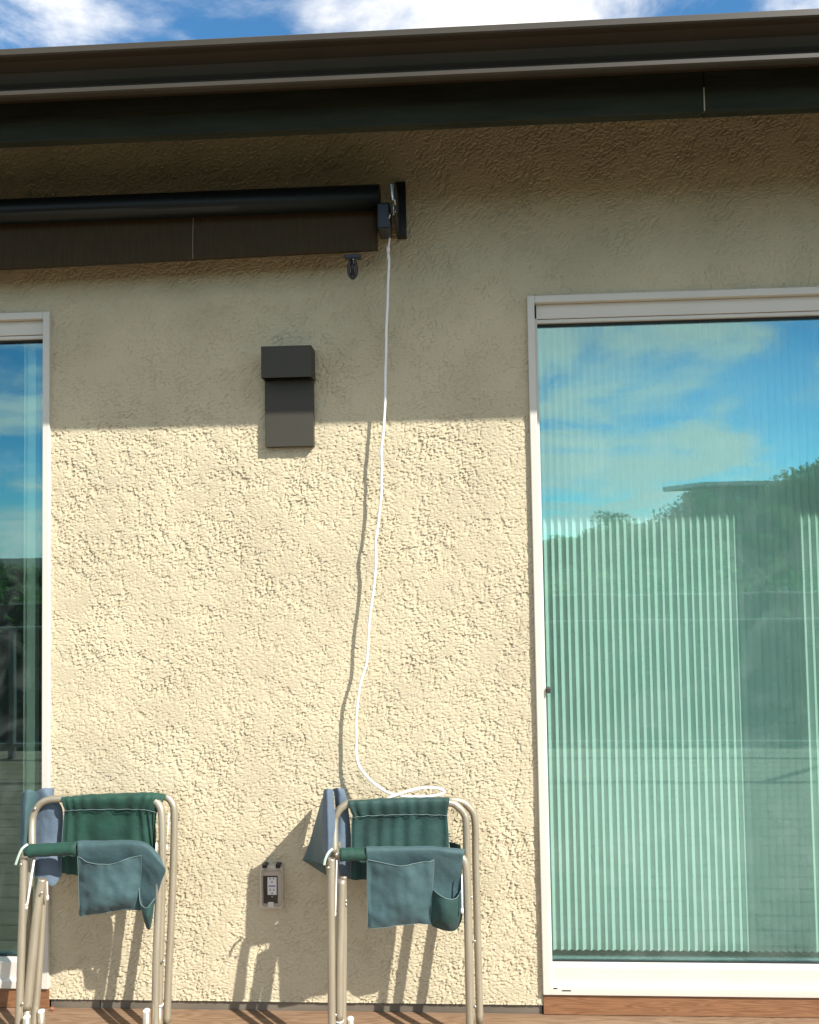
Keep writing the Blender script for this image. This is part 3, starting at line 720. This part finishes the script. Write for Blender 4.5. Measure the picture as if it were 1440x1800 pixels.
st = cloth([[(566, 1404, -.030), (569, 1402, -.12), (572, 1402, -.225)],
            [(556, 1440, -.025), (563, 1440, -.12), (571, 1440, -.230)],
            [(543, 1485, -.025), (556, 1486, -.12), (570, 1486, -.235)],
            [(532, 1512, -.025), (550, 1515, -.12), (572, 1521, -.240)]], 8, 8, 0.004, 16, 5)
st.build('seat_flap', M['teal'], c2, solid=0.0011)
st = cloth([[(532, 1512, -.025), (545, 1514, -.10), (570, 1519, -.20)], [(545, 1520, -.025), (558, 1523, -.09), (572, 1528, -.19)], [(566, 1534, -.03), (570, 1536, -.09), (574, 1538, -.18)]], 6, 6, 0.002, 16, 6)
st.build('seat_flap', M['green'], c2, solid=0.0011)
TURN = lambda px: -0.075*min(1.1, max(0, (832-px)/250))
G().tube([P(585, 1492, -.212), P(577, 1500, -.222), P(572, 1511, -.224), (P(570, 1521, -.222))], 0.0042, 8, 6, flat=0.35).build('strap', M['strap'], c2)
# arm sleeve and pouch
def ring_sleeve(root, pxa, pya, pxb, pyb, Y, r, m, name, sag=0.0):
    a, b = P(pxa, pya, Y), P(pxb, pyb, Y); pts = [a.lerp(b, i/10)+Vector((0, 0, -sag*math.sin(math.pi*i/10)*0.3)) for i in range(11)]
    rr = [r*(1+0.05*math.sin(i*2.1)) for i in range(11)]
    return G().tube(pts, rr, 18, 1).build(name, m, root)
ring_sleeve(c2, 597, 1502.5, 646, 1501, -.195, 0.0205, M['green'], 'arm_sleeve')
AB = -.195; AC = AB+.012; AE = AB+.003
po = cloth([[(644, 1492, AB+.012), (700, 1491, AB+.012), (760, 1490, AB+.012), (790, 1492, AB+.012), (815, 1495, AB+.012)],
            [(643.5, 1488.5, AB-.004), (700, 1488, AB-.004), (760, 1487.5, AB-.004), (790, 1489.5, AB-.004), (817, 1493, AB-.004)],
            [(643.5, 1495, AB-.021), (700, 1494, AB-.022), (760, 1493, AB-.022), (790, 1496, AB-.022), (816, 1500, AB-.02)],
            [(644.5, 1512, AE-.023), (700, 1511, AE-.022), (760, 1510, AE-.022), (790, 1512, AE-.020), (813, 1516, AE-.016)],
            [(646, 1550, AC-.020), (700, 1550, AC-.016), (760, 1550, AC-.018), (785, 1555, AC-.014), (811, 1556, AC-.014)],
            [(646, 1600, AC-.022), (700, 1600, AC-.018), (757, 1602, AC-.020), (782, 1606, AC-.014), (811, 1600, AC-.018)],
            [(647, 1629, AC-.024), (700, 1627, AC-.022), (757, 1625, AC-.022), (780, 1632, AC-.016), (808, 1624, AC-.02)]], 12, 8, 0.007, 9, 7)
pb = po.build('pouch', M['teal'], c2, solid=0.0011)
pk = cloth([[(646, 1511, AB-.026), (672, 1516, AB-.034), (705, 1521, AB-.040), (735, 1516, AB-.034), (763, 1511, AB-.025)],
            [(646, 1530, AE-.026), (672, 1534, AE-.038), (705, 1538, AE-.046), (735, 1534, AE-.038), (763, 1530, AE-.025)],
            [(646, 1570, AC-.028), (672, 1572, AC-.046), (705, 1574, AC-.056), (735, 1572, AC-.046), (760, 1570, AC-.027)],
            [(647, 1605, AC-.028), (672, 1607, AC-.044), (705, 1608, AC-.052), (735, 1606, AC-.044), (758, 1604, AC-.027)],
            [(647, 1629.5, AC-.027), (672, 1628, AC-.028), (705, 1626, AC-.030), (735, 1625, AC-.029), (757, 1625, AC-.026)]], 10, 10, 0.015, 10, 8)
pkb = pk.build('pocket', M['teal'], pb, solid=0.0011)
g = G(); band(g, [v+Vector((0, -.0015, 0)) for v in pk.grid[0]], 0.0017); band(g, [r[0]+Vector((-.001, -.001, 0)) for r in pk.grid], 0.0013); band(g, [r[-1] for r in pk.grid], 0.0012)
band(g, [v+Vector((0, 0, -.001)) for v in pk.grid[-1]], 0.0012); g.build('piping', M['piping'], pb)
pk = cloth([[(761, 1563, AC-.024), (775, 1574, AC-.050), (790, 1580, AC-.058), (803, 1578, AC-.048), (812, 1562, AC-.020)],
            [(758, 1590, AC-.024), (775, 1596, AC-.056), (790, 1600, AC-.064), (803, 1596, AC-.052), (813, 1586, AC-.020)],
            [(758, 1615, AC-.024), (775, 1620, AC-.050), (790, 1622, AC-.056), (803, 1618, AC-.046), (813, 1608, AC-.020)],
            [(760, 1628, AC-.022), (775, 1634, AC-.026), (790, 1637, AC-.028), (802, 1634, AC-.024), (811, 1620, AC-.018)]], 8, 10, 0.005, 14, 9)
pkb = pk.build('pocket', M['green2'], pb, solid=0.0011)
g = G(); band(g, [v+Vector((0, -.0015, 0)) for v in pk.grid[0]], 0.0017); g.build('piping', M['piping'], pb)
# cloth end seen behind the frame on the right
st = cloth([[(790, 1480, -.10), (800, 1482, -.112), (810, 1486, -.10)], [(791, 1492, -.10), (800, 1494, -.112), (810, 1496, -.10)]], 5, 5, 0.002, 14, 10)
st.build('cloth_end', M['green'], c2, solid=0.002)

TURN = None
# ---- chair in front of the left door edge
c1 = thing('folding_chair', (P(170, 1800, -0.2).x, -0.2, 0), 'folded green cloth chair with drooping pouch, standing before the left glass door edge', 'folding chair', 'folded cloth chairs leaning by the wall')
g = G(); tpx(g, [(120, 1408, -.085), (200, 1404, -.085), (270, 1400, -.085), (292, 1401, -.086), (303, 1412, -.088), (306.5, 1430, -.092), (306, 1480, -.105), (302, 1600, -.14), (297, 1700, -.165), (293.5, 1798, -.19)])
q = P(293.5, 1798, -.19); g.tube([q, Vector((q.x, q.y, .012))], TR, 16, 1); g.build('frame_loop', M['tube'], c1)
g = G(); tpx(g, [(57, 1500, -.165), (56.5, 1450, -.138), (59, 1432, -.13), (67, 1417, -.127), (82, 1407, -.125), (110, 1404, -.125), (200, 1404, -.125), (258, 1405, -.125), (272, 1408, -.127), (280, 1416, -.13), (284.5, 1432, -.135), (285.5, 1480, -.15), (284, 1600, -.18), (281, 1700, -.21), (280, 1766, -.225)])
g.build('frame_loop', M['tube'], c1)
G().tube([P(280, 1764, -.225), P(279.8, 1768, -.225)], 0.0143, 14, 1).build('plug', M['cap'], c1)
q = P(279.8, 1768, -.225); G().tube([q, Vector((q.x, q.y, .012))], 0.0095, 14, 1).build('foot_tube', M['tube'], c1)
g = G(); leg(g, [(42, 1503, -.195), (41, 1560, -.21), (37.5, 1680, -.24), (33, 1800, -.27)]); g.build('leg', M['tube'], c1)
g = G(); leg(g, [(52, 1497, -.195), (120, 1494, -.195), (230, 1492, -.195), (256, 1497, -.195), (272, 1512, -.197), (279, 1535, -.2), (279, 1580, -.21), (275, 1680, -.24), (273, 1800, -.27)]); g.build('leg', M['tube'], c1)
g = G(); tpx(g, [(75, 1545, -.185), (68, 1580, -.195), (57, 1680, -.225), (47.5, 1774, -.25)], 0.0148); g.build('leg_sleeve', M['tube'], c1)
q = P(47.5, 1774, -.25); G().tube([q, Vector((q.x-.004, q.y, .012))], 0.0105, 14, 1).build('foot_tube', M['tube'], c1)
g = G(); leg(g, [(54, 1500, -.14), (50, 1600, -.17), (46, 1700, -.2), (44, 1795, -.22)]); g.build('leg', M['tube'], c1)
g = G(); leg(g, [(77, 1548, -.152), (76, 1575, -.158), (70, 1680, -.18), (60, 1800, -.215)]); g.build('leg', M['tube'], c1)
stub(c1, 72.5, 1778, -.215); stub(c1, 47, 1788, -.285); stub(c1, 257.5, 1777, -.285)
q = P(47, 1500, -.2); G().box(q.x-0.013, q.x+0.010, -.214, -.186, q.z-0.012, q.z+0.011).build('joint_bracket', M['tube'], c1, bevel=0.003)
link_bar(c1, [(60, 1512, -.213), (48, 1588, -.222), (46, 1594, -.222)], 0.0034); link_bar(c1, [(83, 1550, -.18), (83.5, 1575, -.185), (83.5, 1578, -.185)], 0.002)
link_bar(c1, [(275, 1482, -.17), (274, 1505, -.18)], 0.003); link_bar(c1, [(297, 1430, -.12), (293, 1490, -.13)], 0.0016)
rivets(c1, [(36.5, 1520, -.218), (73, 1570, -.213), (67, 1752, -.2), (68, 1762, -.2), (39, 1765, -.275), (61, 1422, -.145), (287, 1690, -.225)])
sl1 = cloth([[(110, 1405, -.105), (150, 1401, -.105), (220, 1399, -.105), (268, 1398, -.105), (290, 1401, -.095)],
             [(109, 1398.5, -.118), (150, 1396.5, -.118), (220, 1394, -.118), (268, 1393, -.118), (292, 1397, -.100)],
             [(108, 1404, -.141), (150, 1402, -.142), (220, 1400, -.142), (266, 1400, -.140), (290, 1403, -.112)],
             [(110, 1414, -.144), (150, 1411, -.146), (220, 1410, -.146), (262, 1411, -.144), (283, 1416, -.125)],
             [(114.5, 1425, -.136), (150, 1423, -.137), (220, 1422, -.137), (256, 1423, -.137), (276, 1428, -.128)]], 12, 6, 0.002, 20, 11, 0.003, 10)
sl1.build('back_sleeve', M['green'], c1, solid=0.0011)
pn = cloth([[(114, 1424, -.134), (150, 1422.5, -.134), (220, 1421.5, -.134), (256, 1423, -.134), (276, 1428, -.13)],
            [(112, 1440, -.130), (150, 1438, -.128), (220, 1438, -.128), (258, 1438, -.130), (274, 1440, -.128)],
            [(110, 1465, -.132), (150, 1466, -.128), (220, 1466, -.128), (262, 1466, -.130), (273, 1466, -.124)],
            [(108.5, 1495, -.136), (150, 1495, -.132), (220, 1495, -.132), (265, 1495, -.132), (274, 1495, -.124)],
            [(108, 1535, -.140), (150, 1540, -.136), (220, 1538, -.136), (265, 1535, -.136), (275, 1530, -.126)]], 14, 7, 0.003, 12, 12, 0.0036, 7)
p1 = pn.build('back_panel', M['green'], c1, solid=0.0011)
g = G(); band(g, [v+Vector((0, -.004, 0)) for v in sl1.grid[-1]], 0.0014); band(g, [r[0]+Vector((0, -.001, 0)) for r in pn.grid], 0.0014); g.build('piping', M['piping'], p1)
st = cloth([[(37, 1396, -.120), (47, 1388, -.140), (60, 1390, -.130), (66, 1396, -.115)],
            [(36.5, 1405, -.125), (46, 1400, -.150), (58, 1403, -.135), (66, 1408, -.115)],
            [(35, 1440, -.130), (44, 1438, -.158), (52, 1440, -.14), (60, 1440, -.115)],
            [(34, 1480, -.135), (42, 1482, -.165), (50, 1482, -.145), (56, 1480, -.12)],
            [(34, 1490, -.135), (42, 1495, -.165), (50, 1495, -.145), (55, 1492, -.12)]], 8, 8, 0.004, 18, 13)
st.build('seat', M['teal'], c1, solid=0.0011)
st = cloth([[(62, 1392, -.100), (75, 1386, -.110), (88, 1385, -.100), (95.5, 1386, -.092)],
            [(64, 1402, -.105), (78, 1396, -.118), (88, 1400, -.112), (95.5, 1401, -.092)],
            [(62, 1440, -.105), (80, 1430, -.112), (96, 1425, -.110), (110, 1424, -.098)],
            [(62, 1480, -.112), (80, 1480, -.118), (96, 1480, -.114), (109, 1480, -.10)],
            [(62, 1540, -.14), (75, 1546, -.15), (88, 1556, -.152), (97, 1556, -.145)],
            ][:4]+[[(61, 1520, -.13), (78, 1520, -.138), (95, 1520, -.134), (109, 1520, -.12)], [(62, 1540, -.14), (80, 1549, -.15), (94, 1557, -.15), (108, 1538, -.135)]], 8, 8, 0.004, 18, 14)
s_ = st.build('seat', M['blue'], c1, solid=0.0011)
g = G(); band(g, [v+Vector((0, -.001, 0)) for v in st.grid[-1]], 0.0013); g.build('piping', M['piping'], s_)
G().tube([P(49, 1484, -.212), P(39, 1492, -.222), P(33, 1504, -.224), (P(27, 1521, -.222))], 0.0042, 8, 6, flat=0.35).build('strap', M['strap'], c1)
ring_sleeve(c1, 47, 1496, 138, 1491, -.195, 0.0215, M['green'], 'arm_sleeve')
po = cloth([[(137, 1480, AB+.012), (180, 1480, AB+.012), (225, 1480, AB+.012), (250, 1484, AB+.012), (268, 1496, AB+.012)],
            [(136.5, 1479, AB-.004), (180, 1478, AB-.004), (225, 1477, AB-.004), (255, 1482, AB-.006), (278, 1500, AB-.006)],
            [(136, 1487, AB-.022), (180, 1486, AB-.023), (225, 1485, AB-.023), (258, 1491, AB-.024), (288, 1522, AB-.028)],
            [(136.5, 1506, AE-.024), (180, 1506, AE-.022), (225, 1504, AE-.022), (258, 1512, AE-.024), (291, 1532, AE-.034)],
            [(139, 1540, AC-.020), (180, 1540, AC-.018), (225, 1540, AC-.018), (256, 1545, AC-.02), (284, 1550, AC-.036)],
            [(140, 1580, AC-.022), (180, 1580, AC-.018), (222, 1578, AC-.020), (247, 1575, AC-.018), (276, 1578, AC-.036)],
            [(140, 1609, AC-.024), (180, 1604, AC-.022), (210, 1599, AC-.022), (248, 1600, AC-.016), (270, 1592, AC-.034)]], 12, 8, 0.007, 9, 15)
pb = po.build('pouch', M['teal'], c1, solid=0.0011)
pk = cloth([[(137, 1506, AB-.027), (160, 1516, AB-.040), (192, 1521, AB-.048), (222, 1511, AB-.038), (249, 1504, AB-.026)],
            [(138, 1526, AE-.028), (160, 1534, AE-.044), (192, 1538, AE-.052), (222, 1532, AE-.044), (249, 1526, AE-.026)],
            [(139, 1560, AC-.028), (160, 1564, AC-.052), (192, 1564, AC-.060), (222, 1560, AC-.050), (247, 1560, AC-.027)],
            [(140, 1590, AC-.028), (160, 1592, AC-.048), (192, 1590, AC-.054), (222, 1586, AC-.044), (246, 1585, AC-.027)],
            [(140.5, 1609.5, AC-.027), (160, 1607, AC-.029), (192, 1603, AC-.030), (222, 1599, AC-.029), (245, 1598, AC-.026)]], 10, 10, 0.015, 10, 16)
pk.build('pocket', M['teal'], pb, solid=0.0011)
g = G(); band(g, [v+Vector((0, -.0015, 0)) for v in pk.grid[0]], 0.0017); band(g, [r[0]+Vector((-.001, -.001, 0)) for r in pk.grid], 0.0014); band(g, [v+Vector((0, 0, -.001)) for v in pk.grid[-1]], 0.0012)
g.build('piping', M['piping'], pb)
pk = cloth([[(244, 1554, AC-.026), (247, 1586, AC-.045), (256, 1596, AC-.058), (264, 1590, AC-.055), (272, 1579, AC-.040)],
            [(248, 1580, AC-.024), (251, 1606, AC-.050), (258, 1612, AC-.062), (264, 1608, AC-.056), (270, 1598, AC-.038)],
            [(252, 1606, AC-.022), (255, 1624, AC-.040), (260, 1628, AC-.046), (264, 1626, AC-.042), (268, 1614, AC-.03)],
            [(257, 1631, AC-.020), (259, 1634, AC-.024), (261, 1635, AC-.026), (263, 1634, AC-.024), (265, 1630, AC-.02)]], 8, 10, 0.004, 14, 17)
pk.build('pocket', M['green2'], pb, solid=0.0011)
g = G(); band(g, [v+Vector((0, -.0015, 0)) for v in pk.grid[0]], 0.0017); g.build('piping', M['piping'], pb)

# ------------------------------------------------------------------ dry leaf bits by the wall foot
lf = G(); q = P(93, 1772, -0.01)
for i in range(7):
    c = Vector((q.x+random.uniform(-.008, .010), -0.016+random.uniform(-.008, .004), 0.006+random.uniform(0, .02)))
    a = Vector((random.gauss(0, 1), random.gauss(0, 1), random.gauss(0, 1))).normalized()*0.010; b = a.orthogonal().normalized()*0.006
    lf.add([c-a, c+b, c+a, c-b], [(0, 1, 2, 3)])
setp(lf.build('dry_leaf', M['leafdry'], solid=0.0008), 'small curled brown dry leaf on the deck at the wall corner', 'leaf')
